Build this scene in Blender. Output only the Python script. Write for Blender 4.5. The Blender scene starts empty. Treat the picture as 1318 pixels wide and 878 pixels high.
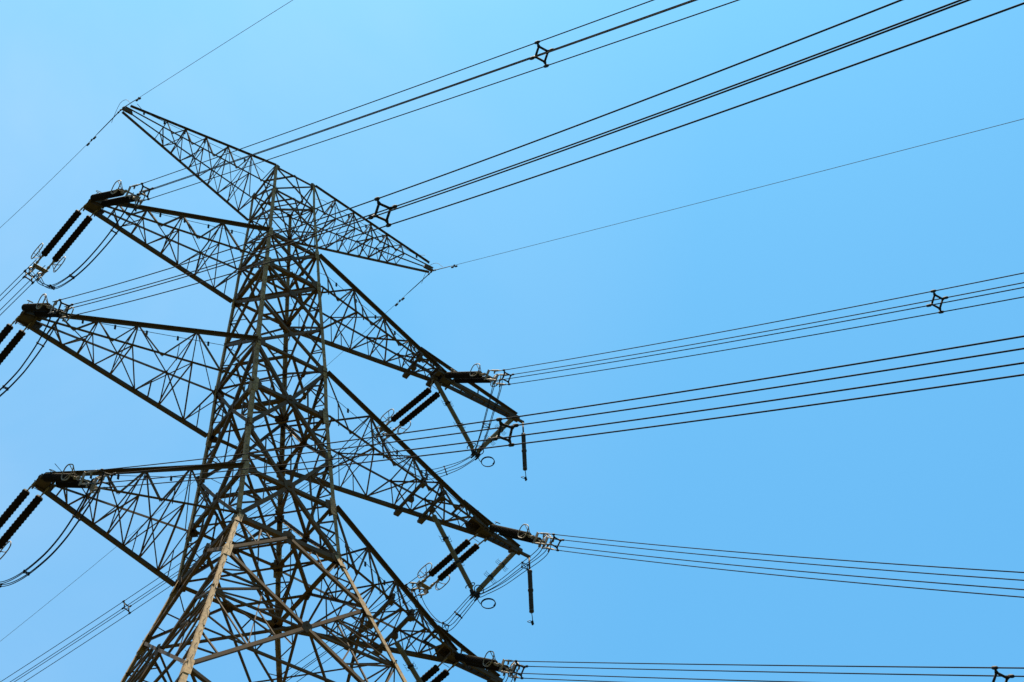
import bpy, math, random
from mathutils import Vector, Matrix
random.seed(7)
S = bpy.context.scene
COL = S.collection
BASE = 57.2            # tower coordinates (waist of the tower near z = 3) are lifted by this at the end

# ------------------------------------------------------------------ camera, sky, sun, exposure
cam = bpy.data.cameras.new('camera')
cam.sensor_width = 36.0
cam.sensor_fit = 'HORIZONTAL'
cam.lens = 2505.7 / 1318 * 36.0
cam.clip_start = 0.5
cam.clip_end = 20000
camo = bpy.data.objects.new('camera', cam)
COL.objects.link(camo)
r_ = Vector((0.8112463, -0.5825202, -0.0504942))
d_ = Vector((0.4183780, 0.6386363, -0.6458356))
f_ = Vector((0.4084597, 0.5028060, 0.7618049))
camo.matrix_world = Matrix(((r_.x, -d_.x, -f_.x, -29.9171), (r_.y, -d_.y, -f_.y, -55.5832),
                            (r_.z, -d_.z, -f_.z, -55.5728 + BASE), (0, 0, 0, 1)))
S.camera = camo

SUN_EL, SUN_AZ = 87.0, 50.0                     # azimuth measured from +X towards +Y
world = bpy.data.worlds.new('World')
S.world = world
world.use_nodes = True
nt = world.node_tree
bg = nt.nodes['Background']
sky = nt.nodes.new('ShaderNodeTexSky')
sky.sky_type = 'NISHITA'
sky.sun_disc = False
sky.sun_elevation = math.radians(SUN_EL)
sky.sun_rotation = math.radians(90 - SUN_AZ)
sky.altitude = 0
sky.air_density = 1.0
sky.dust_density = 1.3
sky.ozone_density = 1.0
bg.inputs['Strength'].default_value = 0.055
tint = nt.nodes.new('ShaderNodeMix')            # the clear tropical air of the photograph is bluer than the model's
tint.data_type = 'RGBA'
tint.blend_type = 'MULTIPLY'
tint.inputs['Factor'].default_value = 1.0
tint.inputs[7].default_value = (0.405, 1.012, 1.13, 1)
nt.links.new(sky.outputs[0], tint.inputs[6])
tc = nt.nodes.new('ShaderNodeTexCoord')          # very thin uneven high cloud, fixed in the sky
cn = nt.nodes.new('ShaderNodeTexNoise')
cn.inputs['Scale'].default_value = 5.5
cn.inputs['Detail'].default_value = 5
cn.inputs['Roughness'].default_value = 0.5
cn.inputs['Distortion'].default_value = 0.4
nt.links.new(tc.outputs['Generated'], cn.inputs['Vector'])
dv = nt.nodes.new('ShaderNodeVectorMath')        # more of it on one side of the sky
dv.operation = 'DOT_PRODUCT'
dv.inputs[1].default_value = (-0.80, 0.55, 0.25)
nt.links.new(tc.outputs['Generated'], dv.inputs[0])
rg = nt.nodes.new('ShaderNodeMapRange')
rg.inputs['From Min'].default_value = 0.05
rg.inputs['From Max'].default_value = 0.55
nt.links.new(dv.outputs['Value'], rg.inputs['Value'])
cr_ = nt.nodes.new('ShaderNodeMapRange')
cr_.inputs['From Min'].default_value = 0.36
cr_.inputs['From Max'].default_value = 0.68
cr_.inputs['To Min'].default_value = 0.25
nt.links.new(cn.outputs['Fac'], cr_.inputs['Value'])
ml = nt.nodes.new('ShaderNodeMath')
ml.operation = 'MULTIPLY'
nt.links.new(rg.outputs['Result'], ml.inputs[0])
nt.links.new(cr_.outputs['Result'], ml.inputs[1])
m2 = nt.nodes.new('ShaderNodeMath')
m2.operation = 'MULTIPLY_ADD'
nt.links.new(ml.outputs[0], m2.inputs[0])
m2.inputs[1].default_value = 0.36
m2.inputs[2].default_value = 0.01
cl = nt.nodes.new('ShaderNodeMix')
cl.data_type = 'RGBA'
nt.links.new(m2.outputs[0], cl.inputs['Factor'])
nt.links.new(tint.outputs[2], cl.inputs[6])
cl.inputs[7].default_value = (4.2, 4.7, 5.2, 1)
nt.links.new(cl.outputs[2], bg.inputs[0])

sun = bpy.data.lights.new('sun', 'SUN')
sun.energy = 5.0
sun.angle = math.radians(0.5)
sun.color = (1.0, 0.86, 0.63)
suno = bpy.data.objects.new('sun', sun)
COL.objects.link(suno)
sd = Vector((math.cos(math.radians(SUN_EL)) * math.cos(math.radians(SUN_AZ)),
             math.cos(math.radians(SUN_EL)) * math.sin(math.radians(SUN_AZ)), math.sin(math.radians(SUN_EL))))
suno.rotation_euler = sd.to_track_quat('Z', 'Y').to_euler()
suno.location = (0, 0, 150)

S.view_settings.view_transform = 'Standard'
S.view_settings.look = 'None'
S.view_settings.gamma = 1.0
S.view_settings.use_curve_mapping = False
S.view_settings.exposure = 1.86

# ------------------------------------------------------------------ materials
def mat(name, base, rough=0.6, metal=0.0, spots=None, scale=1.5, amount=0.5, vary=0.25, bump=0.0, spec=0.15):
    m = bpy.data.materials.new(name)
    m.use_nodes = True
    t = m.node_tree
    b = t.nodes['Principled BSDF']
    b.inputs['Roughness'].default_value = rough
    b.inputs['Metallic'].default_value = metal
    b.inputs['Specular IOR Level'].default_value = spec
    geo = t.nodes.new('ShaderNodeNewGeometry')
    n1 = t.nodes.new('ShaderNodeTexNoise')
    n1.inputs['Scale'].default_value = scale
    n1.inputs['Detail'].default_value = 6
    n1.inputs['Roughness'].default_value = 0.65
    t.links.new(geo.outputs['Position'], n1.inputs['Vector'])
    r1 = t.nodes.new('ShaderNodeValToRGB')
    r1.color_ramp.elements[0].position = 0.3
    r1.color_ramp.elements[1].position = 0.7
    lo = tuple(c * (1 - vary) for c in base) + (1,)
    hi = tuple(min(1, c * (1 + vary)) for c in base) + (1,)
    r1.color_ramp.elements[0].color = lo
    r1.color_ramp.elements[1].color = hi
    t.links.new(n1.outputs['Fac'], r1.inputs['Fac'])
    out = r1.outputs['Color']
    if spots:
        n2 = t.nodes.new('ShaderNodeTexNoise')
        n2.inputs['Scale'].default_value = scale * 2.3
        n2.inputs['Detail'].default_value = 8
        n2.inputs['Roughness'].default_value = 0.7
        t.links.new(geo.outputs['Position'], n2.inputs['Vector'])
        r2 = t.nodes.new('ShaderNodeValToRGB')
        r2.color_ramp.elements[0].position = 0.5
        r2.color_ramp.elements[1].position = 0.66
        r2.color_ramp.elements[0].color = (0, 0, 0, 1)
        r2.color_ramp.elements[1].color = (amount,) * 3 + (1,)
        t.links.new(n2.outputs['Fac'], r2.inputs['Fac'])
        mx = t.nodes.new('ShaderNodeMix')
        mx.data_type = 'RGBA'
        t.links.new(r2.outputs['Color'], mx.inputs['Factor'])
        t.links.new(out, mx.inputs[6])
        mx.inputs[7].default_value = tuple(spots) + (1,)
        out = mx.outputs[2]
    t.links.new(out, b.inputs['Base Color'])
    if bump:
        bp = t.nodes.new('ShaderNodeBump')
        bp.inputs['Strength'].default_value = bump
        bp.inputs['Distance'].default_value = 0.02
        t.links.new(n1.outputs['Fac'], bp.inputs['Height'])
        t.links.new(bp.outputs['Normal'], b.inputs['Normal'])
    return m

M_LEG = mat('weathered_leg_steel_lit', (0.195, 0.128, 0.058), 0.7, 0.0, spots=(0.075, 0.04, 0.018), scale=3.2, amount=1.0, vary=0.5, bump=0.3)  # same steel as the bracing; sunlight on the legs put into a paler base
M_STEEL = mat('weathered_galvanised_steel_shaded', (0.046, 0.030, 0.017), 0.7, 0.0, spots=(0.055, 0.027, 0.013), scale=1.6, amount=0.75, vary=0.3, bump=0.25)  # arm steel, its base darkened to stand in for backlit shade
M_THIN = mat('weathered_bracing_steel_shaded', (0.060, 0.035, 0.016), 0.7, 0.0, spots=(0.115, 0.048, 0.017), scale=1.1, amount=0.8, vary=0.35)  # shade painted into the dark base; the rust spots are real colour
M_BROWN = mat('brown_glazed_porcelain', (0.009, 0.006, 0.005), 0.75, 0.0, scale=3, vary=0.3, spec=0.03)
M_FIT = mat('galvanised_fittings', (0.14, 0.115, 0.088), 0.65, 0.0, spots=(0.13, 0.07, 0.035), scale=4, amount=0.6)
M_WIRE = mat('oxidised_aluminium_wire', (0.010, 0.011, 0.016), 0.9, 0.0, scale=0.6, vary=0.15, spec=0.03)
M_EARTH = mat('galvanised_strand', (0.06, 0.065, 0.07), 0.8, 0.0, scale=0.6, vary=0.15)
M_DARK = mat('dark_cast_hardware', (0.012, 0.012, 0.014), 0.75, 0.0, scale=5, vary=0.3)
M_POLY = mat('grey_olive_silicone_rubber', (0.10, 0.086, 0.056), 0.7, 0.0, spots=(0.06, 0.05, 0.035), scale=3, amount=0.5, vary=0.2)
M_ARR = mat('dark_arrester_rubber', (0.03, 0.027, 0.027), 0.6, 0.0, scale=3, vary=0.3)
M_CONC = mat('footing_concrete', (0.36, 0.34, 0.31), 0.85, 0, spots=(0.2, 0.19, 0.17), scale=1, amount=0.5)
M_GRASS = mat('hill_grass', (0.045, 0.055, 0.025), 0.95, 0, spots=(0.075, 0.06, 0.035), scale=0.12, amount=0.7, vary=0.35)

# ------------------------------------------------------------------ mesh helpers
ORG = {}

class MB:
    def __init__(self):
        self.v = []; self.f = []
    def add(self, vs, fs):
        o = len(self.v)
        self.v += [tuple(p) for p in vs]
        self.f += [tuple(i + o for i in f) for f in fs]
    def angle(self, p, q, a, d1, d2, t=None, b=None):
        """an L-section bar: heel on the line p-q, flanges of width a / b along d1 / d2"""
        p = Vector(p); q = Vector(q); ax = (q - p).normalized()
        d1 = Vector(d1); d1 = (d1 - ax * d1.dot(ax)).normalized()
        d2 = Vector(d2); d2 = d2 - ax * d2.dot(ax) - d1 * d2.dot(d1)
        d2 = d2.normalized() if d2.length > 1e-4 else ax.cross(d1)
        b = b or a; t = t or max(0.012, a * 0.11)
        prof = [(0, 0), (a, 0), (a, t), (t, t), (t, b), (0, b)]
        vs = [p + d1 * x + d2 * y for x, y in prof] + [q + d1 * x + d2 * y for x, y in prof]
        fs = [(i, (i + 1) % 6, (i + 1) % 6 + 6, i + 6) for i in range(6)]
        fs += [(3, 2, 1, 0), (5, 4, 3, 0), (6, 7, 8, 9), (6, 9, 10, 11)]
        self.add(vs, fs)
    def box(self, p, q, w, h, up=(0, 0, 1)):
        p = Vector(p); q = Vector(q); ax = (q - p).normalized()
        u = Vector(up); u = (u - ax * u.dot(ax)).normalized(); s = ax.cross(u)
        vs = []
        for c in (p, q):
            for x, y in ((-1, -1), (1, -1), (1, 1), (-1, 1)):
                vs.append(c + s * (x * w / 2) + u * (y * h / 2))
        self.add(vs, [(0, 1, 2, 3), (7, 6, 5, 4), (0, 4, 5, 1), (1, 5, 6, 2), (2, 6, 7, 3), (3, 7, 4, 0)])
    def plate(self, pts, n, t):
        n = Vector(n).normalized() * (t / 2); k = len(pts)
        vs = [Vector(p) + n for p in pts] + [Vector(p) - n for p in pts]
        fs = [tuple(range(k)), tuple(reversed(range(k, 2 * k)))] + [(i, i + k, (i + 1) % k + k, (i + 1) % k) for i in range(k)]
        self.add(vs, fs)
    def tube(self, pts, r, n=8, closed=False):
        pts = [Vector(p) for p in pts]; m = len(pts); rr = r if hasattr(r, '__len__') else [r] * m
        vs = []; nrm = None
        for i, p in enumerate(pts):
            a = pts[(i + 1) % m] if (closed or i < m - 1) else p
            c = pts[(i - 1) % m] if (closed or i > 0) else p
            tg = (a - c).normalized()
            if nrm is None:
                nrm = tg.orthogonal().normalized()
            nrm = (nrm - tg * nrm.dot(tg)).normalized(); b = tg.cross(nrm)
            for k in range(n):
                t = 2 * math.pi * k / n
                vs.append(p + (nrm * math.cos(t) + b * math.sin(t)) * rr[i])
        fs = []
        for i in range(m if closed else m - 1):
            j = (i + 1) % m
            for k in range(n):
                fs.append((i * n + k, i * n + (k + 1) % n, j * n + (k + 1) % n, j * n + k))
        if not closed:
            fs += [tuple(reversed(range(n))), tuple(range((m - 1) * n, m * n))]
        self.add(vs, fs)
    def lathe(self, p, ax, prof, n=14):
        """prof: list of (distance along axis, radius)"""
        p = Vector(p); ax = Vector(ax).normalized()
        self.tube_raw([p + ax * s for s, _ in prof], ax, [r for _, r in prof], n)
    def tube_raw(self, cs, ax, rs, n):
        u = ax.orthogonal().normalized(); b = ax.cross(u); vs = []; m = len(cs)
        for c, r in zip(cs, rs):
            for k in range(n):
                t = 2 * math.pi * k / n
                vs.append(c + (u * math.cos(t) + b * math.sin(t)) * r)
        fs = []
        for i in range(m - 1):
            for k in range(n):
                fs.append((i * n + k, i * n + (k + 1) % n, (i + 1) * n + (k + 1) % n, (i + 1) * n + k))
        fs += [tuple(reversed(range(n))), tuple(range((m - 1) * n, m * n))]
        self.add(vs, fs)
    def blob(self, c, r, sq=(1, 1, 1)):
        c = Vector(c); vs = []; fs = []; n, m = 8, 6
        for i in range(1, m):
            for k in range(n):
                a = math.pi * i / m; t = 2 * math.pi * k / n
                vs.append(c + Vector((math.sin(a) * math.cos(t) * sq[0], math.sin(a) * math.sin(t) * sq[1], math.cos(a) * sq[2])) * r)
        top = len(vs); vs += [c + Vector((0, 0, r * sq[2])), c - Vector((0, 0, r * sq[2]))]
        for i in range(m - 2):
            for k in range(n):
                fs.append((i * n + k, (i + 1) * n + k, (i + 1) * n + (k + 1) % n, i * n + (k + 1) % n))
        for k in range(n):
            fs.append((top, k, (k + 1) % n)); fs.append((top + 1, (m - 2) * n + (k + 1) % n, (m - 2) * n + k))
        self.add(vs, fs)
    def build(self, name, m, parent=None, origin=None, smooth=False):
        if origin is None:
            origin = ORG[parent.name] if parent else Vector(self.v[0])
        origin = Vector(origin)
        me = bpy.data.meshes.new(name)
        me.from_pydata([(a - origin.x, b - origin.y, c - origin.z) for a, b, c in self.v], [], self.f)
        me.materials.append(m)
        if smooth:
            me.polygons.foreach_set('use_smooth', [True] * len(me.polygons))
        me.update()
        o = bpy.data.objects.new(name, me)
        COL.objects.link(o)
        ORG[o.name] = origin
        if parent:
            o.parent = parent
            o.location = origin - ORG[parent.name]
        else:
            o.location = origin
        return o

def tag(o, label=None, cat=None, group=None, kind=None):
    if label: o['label'] = label
    if cat: o['category'] = cat
    if group: o['group'] = group
    if kind: o['kind'] = kind
    return o

def thing(name, loc, label, cat, group=None):
    o = bpy.data.objects.new(name, None)
    o.empty_display_size = 0.3
    COL.objects.link(o)
    o.location = loc
    ORG[o.name] = Vector(loc)
    return tag(o, label, cat, group)

def lerp(a, b, t):
    return Vector(a) * (1 - t) + Vector(b) * t

# ------------------------------------------------------------------ the hill the tower stands on, plus an added ring of unseen hills
def ground_h(x, y):
    r = math.hypot(x, y)
    t = min(1, max(0, (r - 17) / 40)); t = t * t * (3 - 2 * t)
    h = -25 * (1 - t) - 57.2 * t
    w_ = min(1, max(0, (r - 150) / 260)); sky_block = w_ * w_ * (3 - 2 * w_) * (1 + 0.25 * math.sin(3 * math.atan2(y, x) + 1) + 0.12 * math.sin(7 * math.atan2(y, x)))  # unseen ring of high ground, added to block bright sky near the horizon
    far = min(1, max(0, (r - 90) / 600))
    return h + far * (6 * math.sin(x * 0.006 + 1) * math.cos(y * 0.005)) + sky_block * 150 + 0.25 * math.sin(x * 0.5) * math.cos(y * 0.43) * (1 - t * 0.4)

g = MB()
rs = [0, 3, 6, 9, 12, 15, 18, 21, 24, 27, 30, 33, 36, 39, 42, 45, 48, 51, 54, 58, 63, 70, 80, 95, 120, 160, 220, 320, 480, 800, 1500, 3000, 7000]
NA = 72
for i, r in enumerate(rs):
    for k in range(NA):
        a = 2 * math.pi * k / NA
        x, y = r * math.cos(a), r * math.sin(a)
        g.v.append((x, y, ground_h(x, y)))
for i in range(1, len(rs) - 1):
    for k in range(NA):
        g.f.append((i * NA + k, (i + 1) * NA + k, (i + 1) * NA + (k + 1) % NA, i * NA + (k + 1) % NA))
g.f.append(tuple(NA + k for k in range(NA)))
tag(g.build('ground', M_GRASS, origin=(0, 0, 0), smooth=True), 'grassy hill that the pylon stands on, ringed by added unseen hills', 'ground', kind='structure')

# ------------------------------------------------------------------ the lattice tower
WY = 1.0145
LZ = [31.448, 29.314, 25.178, 22.481, 15.735, 12.521, 6.451, 3.149, -25.0]
LW = [1.244, 1.289, 1.505, 1.615, 1.961, 2.049, 2.385, 2.600, 2.6 + 28.15 * 0.272]
def wid(z):
    for i in range(len(LZ) - 1):
        if z >= LZ[i + 1] - 1e-6:
            t = (LZ[i] - z) / (LZ[i] - LZ[i + 1])
            return LW[i] + (LW[i + 1] - LW[i]) * t
    return LW[-1]
SG = {'A': (-1, -1), 'B': (1, -1), 'C': (1, 1), 'D': (-1, 1)}
def cor(k, z, inset=0.0):
    w = wid(z); s = SG[k]
    return Vector((s[0] * (w - inset), s[1] * (w * WY - inset), z))

tower = thing('transmission_tower', (0, 0, -25), 'tall dark steel lattice pylon with six long cross arms filling the left half', 'pylon')

legsz = [31.55, 29.314, 25.178, 22.481, 15.735, 12.521, 6.451, 3.149, -5, -15, -25]
legA = [0.12, 0.125, 0.14, 0.155, 0.18, 0.19, 0.195, 0.175, 0.185, 0.22, 0.24]
for k in 'ABCD':
    m = MB(); s = SG[k]
    for i in range(len(legsz) - 1):
        m.angle(cor(k, legsz[i]), cor(k, legsz[i + 1]), legA[i + 1], (-s[0], 0, 0), (0, -s[1], 0), t=0.028)
    for z in (25.178, 22.481, 15.735, 12.521, 6.451, 3.149, 0.1, -9):       # splice plates bolted on both faces
        c = cor(k, z); h = 0.42 if z > 14 else 0.6; a = (0.2 if z > 14 else 0.26) * 1.1
        dn = (cor(k, z - 1) - c).normalized()
        m.plate([c - dn * h * 0.7 + Vector((0, s[1] * 0.013, 0)), c + dn * h + Vector((0, s[1] * 0.013, 0)),
                 c + dn * h + Vector((-s[0] * a, s[1] * 0.013, 0)), c - dn * h * 0.7 + Vector((-s[0] * a, s[1] * 0.013, 0))], (0, 1, 0), 0.022)
        m.plate([c - dn * h * 0.7 + Vector((s[0] * 0.013, 0, 0)), c + dn * h + Vector((s[0] * 0.013, 0, 0)),
                 c + dn * h + Vector((s[0] * 0.013, -s[1] * a, 0)), c - dn * h * 0.7 + Vector((s[0] * 0.013, -s[1] * a, 0))], (1, 0, 0), 0.022)
    leg = m.build('leg', M_LEG, tower)
    if k in 'AC':
        z = -9.0; i = 0
        while z < 31:
            m = MB()
            c = cor(k, z); d = Vector((0, s[1], 0)) if i % 2 else Vector((s[0], 0, 0))
            q = c + (Vector((-s[0] * 0.09, 0, 0)) if i % 2 else Vector((0, -s[1] * 0.09, 0)))
            m.tube([q, q + d * 0.17, q + d * 0.17 + Vector((0, 0, 0.03))], 0.011, 5)
            z += 0.45; i += 1
            m.build('step_bolt', M_FIT, leg)
    m = MB(); c = cor(k, -25); gz = ground_h(c.x, c.y)
    m.lathe((c.x, c.y, gz - 1.0), (0, 0, 1), [(0, 1.0), (0.4, 1.0), (1.1, 0.75), (1.6, 0.7), (1.65, 0.66)], 16)
    m.build('footing', M_CONC, tower)

VR = random.Random(3)
def brace(m, p, q, a, nin, off, flip=1):
    """bracing angle lying on a face: one flange on the face, the other standing inwards"""
    if a < 0.1:                       # light bars come in several stock sizes
        a *= VR.choice((0.72, 0.85, 1.0, 1.15))
    p = Vector(p) + nin * off; q = Vector(q) + nin * off
    ax = (q - p).normalized(); side = nin.cross(ax) * flip
    if abs(nin.z) < 0.5 and side.z < -0.02:      # the standing flange sits on the lower edge, as on the real tower
        side = -side
    m.angle(p - side * a * 0.5, q - side * a * 0.5, a, side, nin)

def gusset(m, c, nin, r, off):
    u = nin.cross(Vector((0, 0, 1))).normalized(); w = Vector((0, 0, 1)); c = Vector(c) + nin * off
    pts = []
    for k in range(6):
        t = math.pi / 6 + k * math.pi / 3; rr = r * random.uniform(0.85, 1.15)
        pts.append(c + u * math.cos(t) * rr + w * math.sin(t) * rr * 1.1)
    m.plate(pts, nin, 0.016)

FACES = [('A', 'B', (0, 1, 0)), ('B', 'C', (-1, 0, 0)), ('C', 'D', (0, -1, 0)), ('D', 'A', (1, 0, 0))]
for k1, k2, nin in FACES:
    nin = Vector(nin); m = MB()
    P = lambda k, z: cor(k, z)
    mid = lambda z: (cor(k1, z) + cor(k2, z)) / 2
    # crossed panels near the top
    zs = [31.448, 29.314, 27.25, 25.178, 22.481, 19.1, 15.735]
    for i in range(len(zs) - 1):
        a = 0.075 if i < 3 else 0.125
        brace(m, P(k1, zs[i]), P(k2, zs[i + 1]), a, nin, 0.035)
        brace(m, P(k2, zs[i]), P(k1, zs[i + 1]), a, nin, 0.035 + a * 0.25, -1)
        c = (P(k1, zs[i]) + P(k2, zs[i + 1]) + P(k2, zs[i]) + P(k1, zs[i + 1])) / 4
        gusset(m, c, nin, 0.13 if i < 3 else 0.2, 0.03)
        if i >= 4:      # thin redundant bars of the taller panels
            zm = (zs[i] + zs[i + 1]) / 2
            for ka, kb in ((k1, k2), (k2, k1)):
                for zz, z2 in ((zs[i], zs[i + 1]), (zs[i + 1], zs[i])):
                    e = lerp(P(ka, zz), P(kb, z2), 0.26)
                    brace(m, P(ka, zm), e, 0.055, nin, 0.10)
    for z, a in ((31.448, 0.09), (29.314, 0.09), (25.178, 0.15), (22.481, 0.19), (15.735, 0.15), (12.521, 0.21), (6.451, 0.18), (3.149, 0.23)):
        brace(m, P(k1, z), P(k2, z), a, nin, 0.05)
        r = 0.16 if z > 24 else 0.3
        for k in (k1, k2):
            c = P(k, z); ins = (mid(z) - c).normalized()
            gusset(m, c + ins * r * 0.8, nin, r, 0.02)
    # big V panels that meet at the middle of the arm-level beams
    for zc, zl in ((15.735, 12.521), (9.5, 12.521), (9.5, 6.451), (3.149, 6.451)):
        c = mid(zl)
        for kk in (k1, k2):
            o = P(kk, zc)
            brace(m, o, c, 0.165, nin, 0.03 + (0.03 if kk == k1 else 0.0), 1 if kk == k1 else -1)
            gusset(m, lerp(o, c, 0.06), nin, 0.22, 0.018)
            for t1, t2 in ((0.5, 0.5), (0.5, 0.25), (0.5, 0.75)):       # redundants to the leg
                e = lerp(o, c, t1); zq = zc + (zl - zc) * t2
                brace(m, e, P(kk, zq), 0.065, nin, 0.09)
            brace(m, lerp(o, c, 0.5), lerp(P(kk, zl), c, 0.5), 0.065, nin, 0.11)
        if zc in (15.735, 3.149): gusset(m, c, nin, 0.3, 0.022)
    # below the waist: V down from the beam, then the large crosses of the splayed base
    c = mid(3.149)
    for kk in (k1, k2):
        o = P(kk, 0.1)
        brace(m, o, c, 0.14, nin, 0.03, 1 if kk == k1 else -1)
        brace(m, lerp(o, c, 0.5), P(kk, 1.7), 0.07, nin, 0.09)
        brace(m, lerp(o, c, 0.5), P(kk, 3.149), 0.07, nin, 0.10)
        brace(m, lerp(o, c, 0.25), P(kk, 0.95), 0.06, nin, 0.10)
        brace(m, lerp(o, c, 0.75), lerp(P(kk, 3.149), c, 0.5), 0.06, nin, 0.12)
        brace(m, lerp(o, c, 0.5), lerp(P(kk, 3.149), c, 0.5), 0.07, nin, 0.11)
    gusset(m, c, nin, 0.36, 0.022)
    prev = 0.1
    for zb in (-8.95, -17.2, -25.0):
        w1, w2 = wid(prev), wid(zb); t = w1 / (w1 + w2)
        x = lerp(P(k1, prev), P(k2, zb), t)
        brace(m, P(k1, prev), P(k2, zb), 0.15, nin, 0.03)
        brace(m, P(k2, prev), P(k1, zb), 0.15, nin, 0.09, -1)
        gusset(m, x, nin, 0.26, 0.02)
        zx = x.z
        for kk in (k1, k2):
            for zz in (prev, zb):
                o = P(kk, zz); e = lerp(o, x, 0.5); e3 = lerp(o, x, 0.75); e1 = lerp(o, x, 0.27)
                lm = P(kk, (zz + zx) / 2)
                brace(m, e, lm, 0.08, nin, 0.12)
                brace(m, e3, P(kk, zx), 0.08, nin, 0.14)
                brace(m, e, P(kk, zx), 0.075, nin, 0.13)
                brace(m, e1, lm, 0.06, nin, 0.15)
                q4 = P(kk, zz * 0.75 + zx * 0.25); q2 = P(kk, zz * 0.3 + zx * 0.7)
                brace(m, e1, q4, 0.06, nin, 0.16)
                brace(m, e, q2, 0.06, nin, 0.17)
                brace(m, e3, lerp(P(kk, zx), x, 0.5), 0.06, nin, 0.18)
                brace(m, e, lerp(P(kk, zx), x, 0.5), 0.06, nin, 0.19)
            brace(m, P(kk, zx), x, 0.09, nin, 0.16)
        brace(m, P(k1, zb), P(k2, zb), 0.18, nin, 0.18) if zb < -9 else None
        for kk in ((k1, k2) if prev < -9 else ()):
            e = lerp(P(kk, prev), x, 0.5); brace(m, e, (P(k1, prev) + P(k2, prev)) / 2, 0.075, nin, 0.17)
        if zb > -9:
            brace(m, lerp(P(k1, zb), x, 0.5), lerp(P(k2, zb), x, 0.5), 0.10, nin, 0.2)
        prev = zb
    m.build('face_bracing', M_THIN, tower)

for z, a in ((31.448, 0.07), (29.314, 0.07), (25.178, 0.10), (22.481, 0.13), (15.735, 0.12), (12.521, 0.14), (6.451, 0.14), (3.149, 0.16), (-3.15, 0.10), (-8.95, 0.13)):
    m = MB(); ks = 'ABCD'; mids = [(cor(ks[i], z) + cor(ks[(i + 1) % 4], z)) / 2 for i in range(4)]
    up = Vector((0, 0, 1))
    for i in range(4):
        brace(m, mids[i], mids[(i + 1) % 4], a, up, -0.06)
    if z < 30:
        brace(m, cor('A', z), cor('C', z), a * 0.8, up, 0.06)
        brace(m, cor('B', z), cor('D', z), a * 0.8, up, 0.10)
    m.build('plan_bracing', M_THIN, tower)

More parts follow.
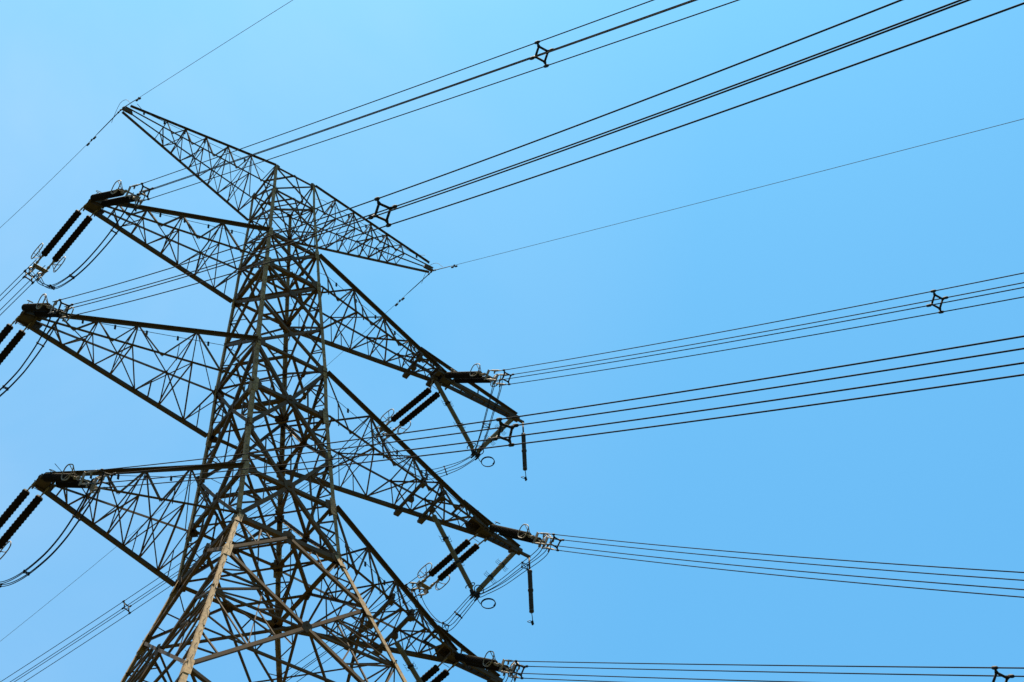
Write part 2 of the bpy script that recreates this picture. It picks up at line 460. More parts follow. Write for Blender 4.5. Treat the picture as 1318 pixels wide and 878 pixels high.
def arm(side, zU, zL, L, tipz, fr, big, label, outrigger=None, beams=()):
    """cross arm: two upper chords, two lower chords, lacing on its four sides, gusset plates at the tip"""
    s = side; wU, wL = wid(zU), wid(zL)
    ptU = {n: Vector((s * wU, y * wU * WY, zU)) for n, y in (('n', -1), ('f', 1))}
    ptL = {n: Vector((s * wL, y * wL * WY, zL)) for n, y in (('n', -1), ('f', 1))}
    tU = {n: Vector((s * (L - 0.25), y * 0.16, tipz + 0.34)) for n, y in (('n', -1), ('f', 1))}
    tL = {n: Vector((s * L, y * 0.16, tipz)) for n, y in (('n', -1), ('f', 1))}
    lac = MB(); up = Vector((0, 0, 1)); thin = 0.062 if big else 0.048
    U = lambda n, f: lerp(ptU[n], tU[n], f)
    Lo = lambda n, f: lerp(ptL[n], tL[n], f)
    for n, y in (('n', 1), ('f', -1)):
        nin = Vector((0, y, 0)); prev = 0.0
        for i, f in enumerate(fr):
            fm = (prev + f) / 2
            brace(lac, U(n, f), Lo(n, f), thin, nin, 0.02)
            brace(lac, U(n, prev), Lo(n, fm), thin * 1.15, nin, 0.05)
            brace(lac, Lo(n, fm), U(n, f), thin * 1.15, nin, 0.03, -1)
            if i < 2 and big:
                brace(lac, lerp(U(n, prev), Lo(n, fm), 0.5), Lo(n, (prev + fm) / 2), 0.05, nin, 0.07)
            prev = f
    for fn, dz in ((U, -1), (Lo, 1)):
        prev = 0.0; nin = Vector((0, 0, dz))
        for i, f in enumerate(fr):
            fm = (prev + f) / 2
            brace(lac, fn('n', f), fn('f', f), thin, nin, 0.02)
            if dz > 0:
                brace(lac, fn('n', prev if i else 0.02), fn('f', fm), thin * 1.2, nin, 0.04)
                brace(lac, fn('f', fm), fn('n', f), thin * 1.2, nin, 0.05)
            else:
                brace(lac, fn('f', prev if i else 0.02), fn('n', f), thin, nin, 0.05)
            prev = f
    for i, f in enumerate(fr[:-1]):                    # inner cross frames
        brace(lac, U('n', f), Lo('f', f), 0.06, Vector((s, 0, 0)), 0.03)
    root = lac.build('cross_arm', M_THIN, tower)
    root['label'] = label
    cu = 0.175 if big else 0.10; ct = 0.115 if big else 0.075
    for n, y in (('n', -1), ('f', 1)):
        m = MB(); m.angle(ptU[n], tU[n], cu if n == 'n' else ct, (0, y, 0), (0, 0, -1), t=0.022); m.build('upper_chord', M_STEEL, root)
        m = MB(); m.angle(ptL[n], tL[n], cu if n == 'f' else ct, (0, y, 0), (0, 0, 1), t=0.022); m.build('lower_chord', M_STEEL, root)
    m = MB()
    if big:
        for y in (-1, 1):
            e = 0.21 * y
            a = Lo('n' if y < 0 else 'f', 0.90); b = U('n' if y < 0 else 'f', 0.90)
            a = Vector((a.x, a.y * 1.02 + 0.03 * y, a.z)); b = Vector((b.x, b.y * 1.02 + 0.03 * y, b.z))
            m.plate([(s * (L + 0.04), e, tipz - 0.08), (s * (L - 0.02), e, tipz + 0.16), (s * (L - 0.3), e, tipz + 0.4), b, a, (s * (L - 0.4), e, tipz - 0.14)], (0, 1, 0), 0.02)
        a = Lo('n', 0.93); b = Lo('f', 0.93)
        m.plate([(s * (L + 0.02), -0.2, tipz - 0.03), (s * (L + 0.02), 0.2, tipz - 0.03), (b.x, b.y, b.z - 0.03), (a.x, a.y, a.z - 0.03)], (0, 0, 1), 0.02)
        a = U('n', 0.92); b = U('f', 0.92)
        m.plate([(s * (L - 0.2), -0.2, tipz + 0.36), (s * (L - 0.2), 0.2, tipz + 0.36), (b.x, b.y, b.z + 0.03), (a.x, a.y, a.z + 0.03)], (0, 0, 1), 0.02)
        for x in (0.05, 0.65):                          # attachment lugs
            m.box((s * (L - x) if s < 0 else L - 0.65 + x, -0.45, tipz - 0.02), (s * (L - x) if s < 0 else L - 0.65 + x, 0.45, tipz - 0.02), 0.05, 0.14)
    else:
        m.plate([(s * (L + 0.10), 0, tipz - 0.05), (s * (L + 0.10), 0, tipz + 0.12), (s * (L - 0.4), 0, tipz + 0.3), (s * (L - 0.5), 0, tipz - 0.06)], (0, 1, 0), 0.12)
    m.build('end_plate', M_STEEL, root)
    # thin safety cable on brackets beside the near upper chord
    m = MB(); pts = []
    for i in range(13):
        f = 0.04 + 0.86 * i / 12
        p = lerp(U('n', f), U('f', f), 0.25); pts.append(p + Vector((0, 0, 0.16 if i else -0.2)))
    pts.append(pts[-1] + Vector((s * 0.5, -0.1, 0.25)))
    m.tube(pts, 0.014, 5)
    for i in (2, 4, 6, 8, 10, 12):
        m.box(pts[i] - Vector((0, 0, 0.22)), pts[i] + Vector((0, 0, 0.05)), 0.05, 0.09, (1, 0, 0))
    m.build('safety_cable', M_DARK, root)
    for x in beams:                                     # transverse beams with hanging brackets (jumper string supports)
        t = (x - wL) / (L - wL)
        if t < 1:
            a, b = Lo('n', t), Lo('f', t)
        else:
            a, b = Vector((s * x, -0.2, tipz)), Vector((s * x, 0.2, tipz))
        m = MB(); e = (b - a).normalized() * 0.3
        m.box(a - e, b + e, 0.12, 0.15)
        m.box(b + Vector((0, -0.08, -0.2)), b + Vector((0, 0.30, -0.2)), 0.28, 0.15)
        m.box(a + Vector((0, -0.24, -0.16)), a + Vector((0, 0.08, -0.16)), 0.22, 0.12)
        m.box(a + Vector((0, -0.28, 0.16)), a + Vector((0, 0.1, 0.16)), 0.2, 0.1)
        m.box((s * x, 0, a.z - 0.34), (s * x, 0, a.z - 0.08), 0.2, 0.3, (1, 0, 0))
        m.build('transverse_beam', M_STEEL, root)
    if outrigger:
        xo, zo, fs, xe = outrigger
        m = MB()
        for y in (-1, 1):
            m.box((s * (L - 0.6), y * 0.22, tipz + 0.02), (s * xo, y * 0.10, zo + 0.02), 0.09, 0.24)
            p = U('n' if y < 0 else 'f', fs); q = Vector((s * (xo - 0.2), y * 0.10, zo + 0.2))
            m.angle(p + Vector((0, 0, 0.12)), q, 0.15, (0, y, 0), (0, 0, -1), t=0.02)
            nn = 5
            for i in range(1, nn):
                f = i / nn; a = lerp(p, q, f); b = Vector((a.x, a.y * 0.5 + y * 0.06, tipz))
                if a.x * s > L - 0.4:
                    m.angle(a, b, 0.05, (s, 0, 0), (0, -y, 0))
        for i in range(1, 6):
            x = L + (xo - L) * i / 6
            m.box((s * x, -0.2, tipz - 0.06), (s * x, 0.2, tipz - 0.06), 0.07, 0.05)
        f0 = U('n', fs); f1 = U('f', fs)
        m.angle(f0, f1, 0.09, (s, 0, 0), (0, 0, 1))
        m.box((s * (xo - 0.7), 0, zo - 0.14), (s * (xo - 0.3), 0, zo - 0.14), 0.3, 0.18)
        m.box((s * (xo - 0.3), 0, zo), (s * xe, 0, zo - 0.03), 0.12, 0.14)
        m.build('outrigger', M_STEEL, root)
    return root

FRB = (0.27, 0.50, 0.70, 0.86)
FRM = (0.27, 0.53, 0.70, 0.86)
FRE = (0.17, 0.33, 0.48, 0.62, 0.75)
arm(-1, 25.178, 22.481, 10.75, 22.2, FRB, True, 'left cross arm directly under the earth wire arm')
arm(-1, 15.735, 12.521, 12.8, 12.2, FRM, True, 'longest left cross arm, at middle height')
arm(-1, 6.451, 3.149, 10.6, 2.98, FRB, True, 'lowest left cross arm')
arm(1, 25.178, 22.481, 10.75, 22.2, FRB, True, 'highest right cross arm with jumper outrigger', (15.25, 22.05, 0.78, 15.6), (8.4, 9.75))
arm(1, 15.735, 12.521, 12.85, 12.1, FRM, True, 'middle right cross arm with jumper outrigger', (14.75, 11.9, 0.84, 15.3), (8.1, 9.35))
arm(1, 6.451, 3.149, 10.6, 2.98, FRB, True, 'lowest right cross arm with jumper outrigger', (13.0, 2.75, 0.84, 13.6), (5.8, 7.1))

def earth_arm(s, label):
    return arm(s, 31.448, 29.314, 9.75, 31.30, FRE, False, label)
earth_arm(-1, 'pointed earth wire arm at the top left')
earth_arm(1, 'pointed earth wire arm at the top right')

# ------------------------------------------------------------------ conductors, strings and jumpers
HB = 0.265
def hdir(az, back):
    a = math.radians(az)
    return Vector((-math.sin(a), math.cos(a), 0)) if back else Vector((math.sin(a), -math.cos(a), 0))

# phase: azimuth, attachment, start and end of the disc string, z(t) = c0 t^2 + c1 t + c2 of the bundle axis, first spacer, end, spacer
FRONT = {
  'L1': (3, (-10.65, 0, 22.3), (-10.63, -0.42, 22.26), (-10.46, -3.67, 19.14), (0.00029, -0.85435, 21.67655), 6.19, 60, (32.3,)),
  'L2': (-1, (-12.7, 0, 12.3), (-12.7, -0.23, 12.62), (-12.76, -3.5, 9.29), (0.00134, -0.91857, 12.11495), 5.64, 60, (30.1,)),
  'L3': (4, (-10.4, 0, 3.05), (-10.37, -0.43, 2.92), (-10.18, -3.17, 0.64), (0.00083, -0.77364, 2.89263), 6.0, 60, (28.6,)),
  'R1': (-5, (10.3, 0, 22.3), (10.26, -0.5, 22.12), (9.98, -3.7, 18.94), (0.00068, -0.88402, 21.69641), 6.11, 60, (32.2,)),
  'R2': (-9, (12.6, 0, 12.2), (12.5, -0.65, 11.93), (11.93, -4.2, 8.16), (0.00087, -0.98044, 12.11726), 6.59, 56, (40.0,)),
  'R3': (-11, (10.4, 0, 3.05), (10.33, -0.34, 2.85), (9.62, -4.03, -0.55), (0.00016, -0.80915, 2.48954), 6.32, 60, (32.9,)),
}
BACK = {
  'L1': (10, (-10.75, 0, 22.2), (-10.85, 0.57, 22.13), (-11.31, 3.17, 21.13), (0.0015, -0.085, 20.62), 4.2, 60, (25,)),
  'L2': (10, (-12.8, 0, 12.2), (-12.90, 0.57, 12.05), (-13.36, 3.17, 11.05), (0.0015, -0.085, 10.5), 4.2, 60, (25,)),
  'L3': (10, (-10.6, 0, 2.95), (-10.70, 0.57, 2.80), (-11.16, 3.17, 1.80), (0.0015, -0.085, 1.25), 4.2, 60, (25,)),
  'R1': (17, (9.65, 0, 21.9), (9.585, 0.2, 21.227), (8.84, 2.67, 20.65), (0.00127, -0.1158, 20.594), 3.95, 60, (22.0,)),
  'R2': (17, (12.1, 0, 11.83), (11.93, 0.54, 11.68), (11.21, 2.9, 10.9), (0.0012, -0.175, 11.31), 4.35, 60, (30,)),
  'R3': (17, (10.0, 0, 2.9), (9.83, 0.54, 2.65), (9.11, 2.9, 1.87), (0.0012, -0.175, 2.3), 4.35, 60, (30,)),
}
WHERE = {'L1': 'top left', 'L2': 'middle left', 'L3': 'bottom left', 'R1': 'top right', 'R2': 'middle right', 'R3': 'bottom right'}
SPANF = {'L1': 'crossing the topmost sky', 'L2': 'toward the upper right corner', 'L3': 'behind the hanging arrester',
         'R1': 'to the right edge', 'R2': 'sloping down rightward', 'R3': 'lowest at right'}

ROLL = {'L1': 5, 'L2': 3, 'L3': 9, 'R1': -3, 'R2': -12, 'R3': -10}     # slight twist of each near bundle, degrees
def rail(az, A, co, back, roll=0.0):
    cr, sr = math.cos(math.radians(roll)), math.sin(math.radians(roll))
    u = hdir(az, back); n = Vector((u.y, -u.x, 0)); n = n if n.x > 0 else -n
    def f(t, dx=0.0, dv=0.0):
        s = co[1] + 2 * co[0] * t
        v = Vector((-s * u.x, -s * u.y, 1)).normalized()
        dx, dv = dx * cr - dv * sr, dx * sr + dv * cr
        return Vector((A[0], A[1], 0)) + u * t + Vector((0, 0, co[0] * t * t + co[1] * t + co[2])) + n * dx + v * dv
    return f, u, n

def cam_uv(p):
    d = Vector(p) - Vector((-29.9171, -55.5832, -55.5728))
    z = d.dot(f_); return d.dot(r_) / z, d.dot(d_) / z

def spacer(f, t, label, group, size=1.0):
    c = f(t); m = MB(); ins = 0.66 * HB
    cs = [(-1, -1), (1, -1), (1, 1), (-1, 1)]
    for i in range(4):
        a, b = cs[i], cs[(i + 1) % 4]
        m.tube([f(t, a[0] * ins, a[1] * ins), f(t, b[0] * ins, b[1] * ins)], 0.037, 7)
    fr = m
    for a in cs:
        p, q = f(t, a[0] * ins, a[1] * ins), f(t, a[0] * HB, a[1] * HB)
        fr.tube([p, lerp(p, q, 0.6), q], [0.055, 0.030, 0.035], 7)
    o = fr.build('bundle_spacer', M_DARK, None, c, True)
    tag(o, label, 'spacer', group)
    for a in cs:
        k = MB()
        p, q = f(t - 0.10, a[0] * HB, a[1] * HB), f(t + 0.10, a[0] * HB, a[1] * HB)
        k.tube([p, lerp(p, q, 0.25), lerp(p, q, 0.75), q], [0.03, 0.052, 0.052, 0.03], 8)
        k.build('wire_clamp', M_DARK, o, None, True)

ORD4 = ['highest', 'second highest', 'second lowest', 'lowest']
def wires(key, back):
    az, A, d0, d1, co, t0, t1, sp = (BACK if back else FRONT)[key]
    f, u, n = rail(az, A, co, back, 0 if back else ROLL[key])
    cs = [(-1, -1), (1, -1), (1, 1), (-1, 1)]
    tm = 20
    offs = []
    c0 = Vector(cam_uv(f(tm))); c1 = Vector(cam_uv(f(tm + 0.5))); tg = (c1 - c0).normalized()
    nm = Vector((-tg.y, tg.x)); nm = nm if nm.y > 0 else -nm
    for a in cs:
        offs.append(((Vector(cam_uv(f(tm, a[0] * HB, a[1] * HB))) - c0).dot(nm), a))
    offs.sort(key=lambda e: e[0])
    side = 'away from' if back else 'from'
    grp = ('far side' if back else 'near side') + ' four wire bundle on the %s arm' % WHERE[key]
    for i, (_, a) in enumerate(offs):
        m = MB(); pts = []; t = t0 - 0.9
        while t < t1:
            pts.append(f(t, a[0] * HB, a[1] * HB)); t += 0.9
        m.tube(pts, 0.019, 6)
        o = m.build('power_line', M_WIRE, None, pts[0], True)
        if back:
            lab = '%s of four wires going to the lower left from the %s arm' % (ORD4[i], WHERE[key])
        else:
            lab = '%s of four wires from the %s arm, %s' % (ORD4[i], WHERE[key], SPANF[key])
        tag(o, lab, 'power line', grp)
    spacer(f, t0, 'dark square spacer nearest the %s arm tip, on its %s wires' % (WHERE[key], 'lower left' if back else 'right-hand'), 'wire spacers')
    for t in sp:
        spacer(f, t, 'dark square spacer out in the sky on %s wires of the %s arm' % ('lower left' if back else 'right-hand', WHERE[key]), 'wire spacers')
    return f

def racetrack(c, e1, e2, a, b, r, m, n=22):
    """closed oval tube round c in the plane e1, e2 with half lengths a, b"""
    pts = []
    for i in range(n):
        t = 2 * math.pi * i / n
        ct, st = math.cos(t), math.sin(t)
        pts.append(c + e1 * (a * math.copysign(abs(ct) ** 0.75, ct)) + e2 * (b * math.copysign(abs(st) ** 0.75, st)))
    m.tube(pts, r, 6, True)

def insulator_set(key, back):
    az, A, d0, d1, co, t0, t1, sp = (BACK if back else FRONT)[key]
    f, u, n = rail(az, A, co, back, 0 if back else ROLL[key])
    A = Vector(A); d0 = Vector(d0); d1 = Vector(d1); ax = (d1 - d0).normalized()
    sep = Vector((0.6, 0, -0.02)) if not (back and key[0] == 'R') else Vector((0.54, 0, -0.02))
    lat = Vector((1, 0, 0)); lat = (lat - ax * lat.dot(ax)).normalized(); vert = ax.cross(lat)
    vert = vert if vert.z > 0 else -vert
    if back:
        lab = 'pair of dark ribbed insulator strings hanging to the lower left from the %s arm' % WHERE[key]
    else:
        lab = 'pair of dark ribbed insulator strings lying over the %s arm towards the right' % WHERE[key]
    root = thing('insulator_set', A, lab, 'insulators', 'tension insulator pairs on the cross arms')
    ln = (d1 - d0).length; nd = max(8, round(ln / 0.172)); pitch = ln / nd
    for j in (0, 1):
        off = sep * j
        m = MB(); prof = [(0, 0.05)]; k0 = 0.0 if back else -0.032
        for i in range(nd):
            s = i * pitch
            prof += [(s + 0.01, 0.154 + k0), (s + pitch * 0.18, 0.156 + k0), (s + pitch * 0.30, 0.168), (s + pitch * 0.5, 0.178),
                     (s + pitch * 0.68, 0.168), (s + pitch * 0.76, 0.157 + k0), (s + pitch * 0.98, 0.154 + k0)]
        prof.append((ln, 0.05))
        m.lathe(d0 + off, ax, prof, 16)
        st = m.build('insulator_string', M_BROWN, root, None, True)
        m = MB(); a0 = A + off * (1 if True else 0); e = d0 + off - ax * 0.02; k = 5     # shackle chain to the arm
        for i in range(k):
            p, q = lerp(a0, e, i / k), lerp(a0, e, (i + 0.8) / k)
            m.box(p, q, 0.07 if i % 2 else 0.03, 0.03 if i % 2 else 0.085)
            m.blob(lerp(a0, e, (i + 0.9) / k), 0.04)
        m.build('link_chain', M_FIT, st, None)
        m = MB(); e = d1 + off
        m.lathe(e - ax * 0.02, ax, [(0, 0.07), (0.08, 0.075), (0.14, 0.045), (0.42, 0.04), (0.45, 0.07), (0.55, 0.07)], 8)
        m.box(e + ax * 0.3, e + ax * 0.62, 0.16, 0.05, lat)
        m.build('end_fitting', M_FIT, st, None)
        m = MB(); sgn = -1 if j == 0 else 1                                            # corona ring outboard of the string
        c = e + ax * (0.05 if back else -0.05) + lat * sgn * 0.34 + vert * 0.10
        racetrack(c, ax, vert, 0.46 if back else 0.52, 0.34, 0.026, m)
        for dd in (-0.12, 0.22):
            m.tube([e + ax * 0.2, e + ax * (0.2 + dd) + lat * sgn * 0.3, c + ax * (dd * 1.2) - vert * 0.33], 0.020, 5)
            m.tube([e + ax * 0.2, c + ax * (dd * 1.2) + vert * 0.33], 0.018, 5)
        m.build('corona_ring', M_FIT, root, None, True)
    if not back:
        m = MB(); c = d0 + ax * 0.5 + vert * 0.3
        racetrack(c, ax, lat, 0.16, 0.13, 0.016, m, 14)
        m.tube([d0, c - vert * 0.02 - ax * 0.16], 0.014, 5)
        m.build('arcing_horn', M_FIT, root, None, True)
    else:
        m = MB(); m.tube([lerp(A, d0, 0.6) + lat * 0.1 + vert * 0.1, lerp(A, d0, 0.5) + lat * 0.5 + vert * 0.06], 0.014, 5)
        m.build('arcing_horn', M_FIT, root)
    m = MB(); e0 = d1 + ax * 0.6; e1 = d1 + sep + ax * 0.6; ctr = (e0 + e1) / 2         # yoke
    m.plate([e0 - lat * 0.12, e1 + lat * 0.12, e1 + lat * 0.05 + ax * 0.22, e0 - lat * 0.05 + ax * 0.22], vert, 0.035)
    for sx in (-1, 1):
        p = ctr + lat * sx * HB + ax * 0.12
        m.plate([p + vert * 0.30, p - vert * 0.30, p - vert * 0.24 + ax * 0.26, p + vert * 0.24 + ax * 0.26], lat, 0.035)
    m.build('yoke_plate', M_FIT, root)
    for a in ((-1, -1), (1, -1), (1, 1), (-1, 1)):
        m = MB(); p = ctr + lat * a[0] * HB + vert * a[1] * 0.24 + ax * 0.32; q = f(t0 - 0.2, a[0] * HB, a[1] * HB)
        m.tube([p, lerp(p, q, 0.18), lerp(p, q, 0.22), lerp(p, q, 0.75), lerp(p, q, 0.8), q], [0.02, 0.03, 0.045, 0.045, 0.03, 0.024], 8)
        w = lerp(p, q, 0.45); m.box(w, w - vert * 0.16 + ax * 0.1, 0.05, 0.09, ax)
        m.build('dead_end_clamp', M_FIT, root)
    return f

for key in ('L1', 'L2', 'L3', 'R1', 'R2', 'R3'):
    for back in (False, True):
        insulator_set(key, back)
        wires(key, back)

def smooth_path(P, n=10):
    """Catmull-Rom through the points"""
    P = [Vector(p) for p in P]; P = [P[0] * 2 - P[1]] + P + [P[-1] * 2 - P[-2]]; out = []
    for i in range(1, len(P) - 2):
        for k in range(n):
            t = k / n; a, b, c, d = P[i - 1], P[i], P[i + 1], P[i + 2]
            out.append(0.5 * ((2 * b) + (c - a) * t + (2 * a - 5 * b + 4 * c - d) * t * t + (3 * b - a - 3 * c + d) * t * t * t))
    out.append(P[-2]); return out

JUMP = {
  'L1': [(-10.36, -5.3, 17.1), (-10.42, -4.9, 16.35), (-10.56, -3.8, 15.85), (-10.69, -2.65, 15.62), (-10.83, -1.41, 15.62), (-10.99, -0.08, 15.95), (-11.14, 1.24, 16.7), (-11.28, 2.46, 18.1), (-11.36, 3.1, 19.2), (-11.45, 3.75, 20.3)],
  'L2': [(-12.79, -4.9, 7.6), (-12.82, -4.6, 6.9), (-12.88, -3.9, 6.35), (-12.94, -3.07, 6.05), (-13.0, -2.24, 5.95), (-13.12, -0.76, 6.15), (-13.25, 0.9, 6.8), (-13.36, 2.4, 8.1), (-13.44, 3.2, 9.2), (-13.5, 3.75, 10.2)],
  'L3': [(-10.03, -5.2, -1.2), (-10.1, -4.85, -1.85), (-10.19, -4.14, -2.4), (-10.32, -3.21, -2.9), (-10.47, -2.09, -3.07), (-10.69, -0.5, -2.87), (-10.9, 0.98, -2.2), (-11.08, 2.4, -0.9), (-11.2, 3.2, 0.2), (-11.3, 3.75, 1.1)],
  'R1': [(9.83, -5.3, 16.95), (10.05, -4.85, 16.75), (10.54, -3.78, 16.85), (11.28, -2.12, 16.95), (11.95, -0.6, 17.3), (12.22, 0, 17.5), (11.68, 0.56, 17.02), (11.2, 1.05, 16.8), (10.71, 1.58, 16.68), (10.22, 2.1, 16.8), (9.66, 2.69, 17.64), (9.17, 3.19, 18.6), (8.92, 3.46, 19.5), (8.6, 3.75, 20.1)],
  'R2': [(11.68, -5.7, 6.4), (11.69, -5.5, 6.1), (11.69, -4.89, 6.09), (11.7, -3.74, 6.33), (11.71, -2.12, 6.65), (11.73, -0.6, 7.2), (11.73, 0, 7.5), (11.54, 0.93, 7.1), (11.4, 1.65, 6.8), (11.29, 2.15, 6.95), (11.15, 2.85, 7.85), (11.03, 3.45, 9.0), (10.96, 3.8, 10.0), (10.92, 3.95, 10.6)],
  'R3': [(9.33, -5.5, -2.0), (9.4, -5.3, -2.35), (9.5, -4.7, -2.4), (9.6, -3.7, -2.2), (9.7, -2.0, -1.8), (9.72, -0.6, -1.3), (9.75, 0, -1.0), (9.6, 0.93, -1.5), (9.45, 1.65, -1.8), (9.3, 2.15, -1.6), (9.0, 2.85, -0.8), (8.85, 3.4, 0.3), (8.7, 3.8, 1.2), (8.62, 4.0, 1.6)],
}
for key, P in JUMP.items():
    path = smooth_path(P)
    ctr = sum(path, Vector()) / len(path); nn = len(path)
    def offs(i, a, b):
        s = i / (nn - 1); w = 0.55 + 0.45 * (abs(2 * s - 1) ** 2)
        if key[0] == 'R':
            w = 0.5 + 0.5 * abs(math.sin(math.pi * 1.6 * (s - 0.37))) if abs(s - 0.37) < 0.3 else 1.0
        tg = (path[min(i + 1, nn - 1)] - path[max(i - 1, 0)]).normalized()
        h = Vector((1, 0, 0)); h = (h - tg * h.dot(tg)).normalized(); v = tg.cross(h)
        return path[i] + h * a * 0.19 * w + v * b * (0.07 if key[0] == 'L' else 0.15) * w
    for a, b in ((-1, -1), (1, -1), (1, 1), (-1, 1)):
        m = MB(); pts = [offs(i, a, b) for i in range(nn)]
        m.tube(pts, 0.019, 6)
        o = m.build('jumper_cable', M_WIRE, None, pts[0], True)
        tag(o, 'thin dark jumper cable in the loop of four hanging under the %s cross arm' % WHERE[key], 'jumper cable', 'jumper cables under the %s arm' % WHERE[key])
    for q, fr in enumerate((0.22, 0.52, 0.68) if key[0] == 'L' else (0.22, 0.55, 0.66)):
        i = int(fr * nn); m = MB(); c4 = [offs(i, a, b) for a, b in ((-1, -1), (1, -1), (1, 1), (-1, 1))]
        for k in range(4):
            m.tube([c4[k], c4[(k + 1) % 4]], 0.022, 6); m.blob(c4[k], 0.05)
        m.tube([c4[0], c4[2]], 0.018, 6)
        o = m.build('jumper_spacer', M_DARK, None, path[i], True)
        nm = (('spacer nearest the right-hand end', 'spacer near the lowest point', 'spacer on the left-hand part'))[q]
        tag(o, 'small dark %s of the jumper loop under the %s arm' % (nm, WHERE[key]), 'spacer', 'jumper loop spacers')

# ------------------------------------------------------------------ V-shaped jumper supports, arresters, coils on the right
def v_support(key, inner, outer, bot):
    inner, outer, bot = Vector(inner), Vector(outer), Vector(bot)
    root = thing('jumper_support', bot, 'V of two grey olive rod insulators holding the jumper loop under the %s arm' % WHERE[key], 'insulator', 'V-shaped jumper supports')
    for top in (inner, outer):
        ax = (bot - top).normalized(); ln = (bot - top).length
        m = MB(); prof = [(0, 0.04), (0.18, 0.045), (0.2, 0.09)]; s = 0.24
        while s < ln - 0.42:
            prof += [(s, 0.105), (s + 0.03, 0.128), (s + 0.045, 0.105)]; s += 0.07
        prof += [(ln - 0.36, 0.09), (ln - 0.34, 0.05), (ln - 0.1, 0.045)]
        m.lathe(top, ax, prof, 12)
        st = m.build('rod_insulator', M_POLY, root, None, True)
        e1 = Vector((0, 1, 0)); e2 = ax.cross(e1).normalized()
        for fr in (0.33, 0.62):
            m = MB()
            c = top + ax * ln * fr
            m.lathe(c - ax * 0.06, ax, [(0, 0.13), (0.02, 0.15), (0.1, 0.15), (0.12, 0.13)], 12)
            for q in range(3):
                p = c + ax * (q * 0.14 - 0.14)
                m.tube([p - e2 * 0.12, p - e2 * 0.34 + ax * 0.03, p - e2 * 0.36 - ax * 0.06], 0.011, 5)
                m.tube([p + e2 * 0.12, p + e2 * 0.30 + ax * 0.05, p + e2 * 0.34 - ax * 0.05], 0.011, 5)
            m.build('arcing_prongs', M_DARK, st)
        m = MB(); c = top + ax * (ln - 0.5)
        pts = [c + e1 * 0.24 * math.cos(t) + e2 * 0.24 * math.sin(t) for t in [0.5 + 5.3 * i / 16 for i in range(17)]]
        m.tube(pts, 0.024, 6); m.tube([pts[0], c + ax * 0.25], 0.02, 5)
        m.build('corona_ring', M_DARK, st, None, True)
    m = MB()
    m.plate([bot + Vector((-0.28, 0, 0.16)), bot + Vector((0.28, 0, 0.16)), bot + Vector((0.2, 0, -0.12)), bot + Vector((-0.2, 0, -0.12))], (0, 1, 0), 0.08)
    for a in (-1, 1):
        for b in (-1, 1):
            c = bot + Vector((a * 0.13, 0, -0.1 + b * 0.1)); m.tube([c - Vector((0, 0.22, 0)), c, c + Vector((0, 0.22, 0))], [0.035, 0.065, 0.035], 8)
    m.build('yoke_clamp', M_DARK, root)
v_support('R1', (9.75, 0, 21.95), (14.85, 0, 21.9), (12.22, 0, 17.64))
v_support('R2', (9.35, 0, 11.85), (14.35, 0, 11.75), (11.73, 0, 7.62))
v_support('R3', (7.1, 0, 2.65), (12.6, 0, 2.6), (9.75, 0, -1.0))

def coil(key, c, lead):
    m = MB(); c = Vector(c); pts = []
    for i in range(64):
        t = i / 63 * 2.6 * 2 * math.pi
        r = 0.34 + 0.012 * math.sin(t * 0.7)
        pts.append(c + Vector((r * math.cos(t + 2.6), r * math.sin(t + 2.6), 0.10 * i / 63 - 0.05)))
    L = Vector(lead); p0 = pts[0]
    pts = [L, lerp(L, p0, 0.4) - Vector((0, 0, 0.10)), lerp(L, p0, 0.8) - Vector((0, 0, 0.06))] + pts
    m.tube(pts, 0.019, 6)
    o = m.build('cable_coil', M_WIRE, None, c, True)
    tag(o, 'small ring of coiled cable beside the V support of the %s cross arm' % WHERE[key], 'cable coil', 'coiled cable rings')
coil('R1', (12.98, -0.02, 17.45), (12.35, 0, 17.55))
coil('R2', (12.50, -0.02, 7.38), (11.85, 0, 7.5))
coil('R3', (10.5, -0.02, -1.2), (9.87, 0, -1.1))

def arrester(key, top, lean):
    top = Vector(top); dn = Vector((lean, 0, -1)).normalized()
    o = thing('surge_arrester', top, 'slim dark arrester rod hanging upright from the outer end of the %s arm' % WHERE[key], 'arrester', 'hanging surge arresters')
    m = MB(); m.tube([top, top + dn * 1.05], 0.045, 8); m.build('hanger_rod', M_STEEL, o, None, True)
    m = MB(); prof = [(1.0, 0.05), (1.03, 0.13), (1.10, 0.13), (1.12, 0.10)]; s = 1.14
    while s < 3.65:
        if 2.28 < s < 2.36:
            prof += [(s, 0.14), (s + 0.09, 0.14)]; s += 0.1
        prof += [(s, 0.095), (s + 0.025, 0.118), (s + 0.04, 0.095)]; s += 0.06
    prof += [(3.68, 0.12), (3.76, 0.12), (3.78, 0.04)]
    m.lathe(top, dn, prof, 12); m.build('arrester_body', M_ARR, o, None, True)
    m = MB(); e = top + dn * 3.76
    m.tube([e, e + dn * 0.35 + Vector((0.03, 0, 0)), e + dn * 0.75 + Vector((0.05, 0, 0))], 0.022, 6)
    m.box(e + dn * 0.6, e + dn * 0.82 + Vector((0.05, 0, 0)), 0.12, 0.06)
    k = e + dn * 0.72
    m.tube([k, k + Vector((-0.14, -0.03, 0.06)), k + Vector((-0.3, -0.06, -0.08)), k + Vector((-0.36, -0.08, -0.16)), k + Vector((-0.22, -0.05, -0.12)), k + Vector((-0.02, 0, -0.03))], 0.016, 6)
    m.build('lower_terminal', M_DARK, o, None, True)
    m = MB(); m.tube([top + dn * 1.0 + Vector((0.12, 0, 0.05)), top + dn * 1.0 + Vector((0, 0.12, 0.1)), top + dn * 1.0 + Vector((-0.12, 0, 0.05))], 0.012, 5)
    m.build('top_cap', M_FIT, o)
arrester('R1', (15.55, 0, 22.05), -0.03)
arrester('R2', (15.25, 0, 11.9), -0.03)
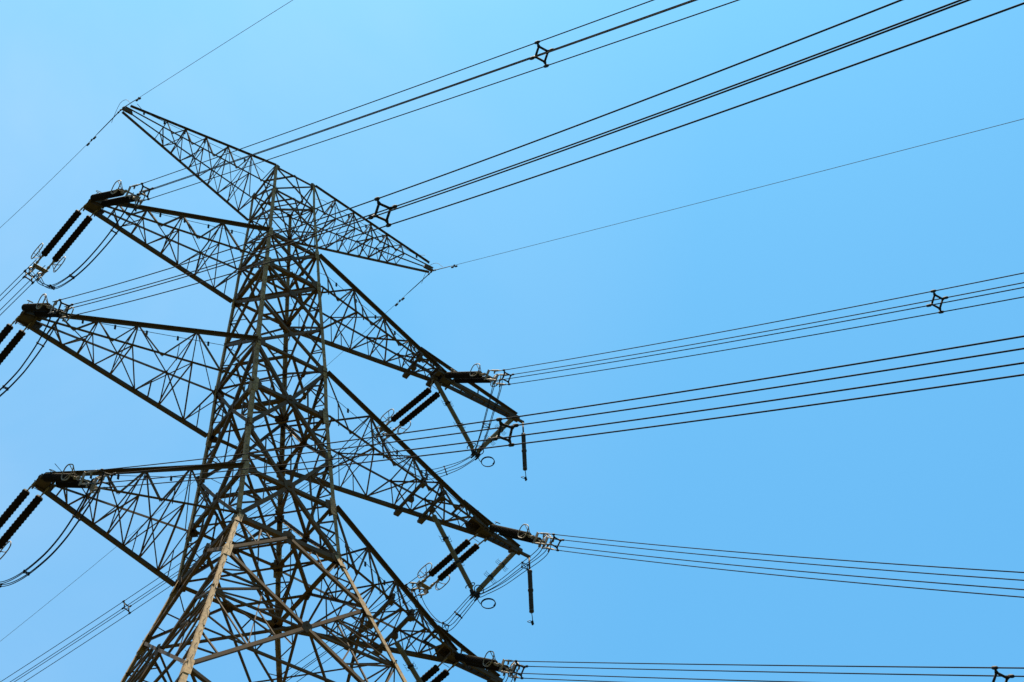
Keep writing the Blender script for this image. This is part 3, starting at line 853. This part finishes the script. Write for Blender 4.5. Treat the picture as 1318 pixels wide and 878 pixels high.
arrester('R3', (13.5, 0, 2.7), -0.03)

# ------------------------------------------------------------------ earth wires with their dampers
def damper(p, ax, label):
    p = Vector(p); ax = Vector(ax).normalized(); dn = Vector((0, 0, -1))
    m = MB(); c = p + dn * 0.10
    m.box(p + Vector((0, 0, 0.03)), c, 0.06, 0.08, ax)
    m.tube([c - ax * 0.28 + dn * 0.03, c, c + ax * 0.28 + dn * 0.03], 0.012, 5)
    o = m.build('vibration_damper', M_DARK, None, p)
    tag(o, label, 'damper', 'earth wire dampers')
    for s in (-1, 1):
        k = MB()
        q = c + ax * 0.26 * s + dn * 0.03
        k.tube([q - ax * 0.11, q - ax * 0.08, q + ax * 0.08, q + ax * 0.11], [0.03, 0.055, 0.055, 0.03], 8)
        k.build('damper_weight', M_DARK, o, None, True)

EW = [('L', -9.85, 31.32, False, -2, (-0.0003, -0.868), 45, 2.3, 'pale thin earth wire from the top left peak to the top edge'),
      ('L', -9.85, 31.32, True, 12, (0.0085, -0.205), 24, 2.4, 'pale thin earth wire from the top left peak down to the left edge'),
      ('R', 9.85, 31.32, False, -4, (0.0001, -0.896), 60, 2.3, 'pale thin earth wire from the top right peak to the right edge'),
      ('R', 9.85, 31.32, True, 12, (0.0016, -0.165), 60, 2.6, 'pale thin earth wire from the top right peak passing behind the tower')]
for sd_, x0, z0, back, az, co, t1, td, lab in EW:
    u = hdir(az, back)
    f = lambda t: Vector((x0, 0, z0)) + u * t + Vector((0, 0, co[1] * t + co[0] * t * t))
    m = MB(); n = 80
    pts = [f(0.9 + (t1 - 0.9) * i / n) for i in range(n + 1)]
    m.tube(pts, 0.0115, 5)
    o = m.build('earth_wire', M_EARTH, None, pts[0], True)
    tag(o, lab, 'earth wire', 'earth wires')
    m = MB()                                              # dead-end grip, thicker than the wire
    m.tube([f(0.05), f(0.25), f(0.3), f(1.8), f(2.1)], [0.022, 0.03, 0.026, 0.022, 0.012], 6)
    for t in (0.12, 0.3):
        m.blob(f(t), 0.055)
    m.build('dead_end_grip', M_DARK, o)
    damper(f(td), f(td + 0.3) - f(td), 'small dumbbell damper on the earth wire ' + ({('L', False): 'rising right of the top left peak', ('L', True): 'falling left of the top left peak',
           ('R', False): 'just right of the top right peak', ('R', True): 'below left of the top right peak'}[(sd_, back)]))
for x0, lab in ((-9.85, 'thin earthing loop curling over the top left peak'), (9.85, 'thin earthing loop curling over the top right peak')):
    m = MB()
    P = [(x0, -1.0, 30.6), (x0 - 0.1, -0.6, 31.3), (x0 - 0.15, 0.0, 31.72), (x0 - 0.12, 0.55, 31.55), (x0 - 0.08, 1.0, 31.15)]
    m.tube(smooth_path(P, 6), 0.012, 5)
    tag(m.build('earthing_loop', M_EARTH, None, P[0]), lab, 'earth cable', 'earthing loops')

# lift everything so that the camera stands near z = 1.6
for o in list(COL.objects):
    if o.parent is None and o.type in ('MESH', 'EMPTY'):
        o.location.z += BASE
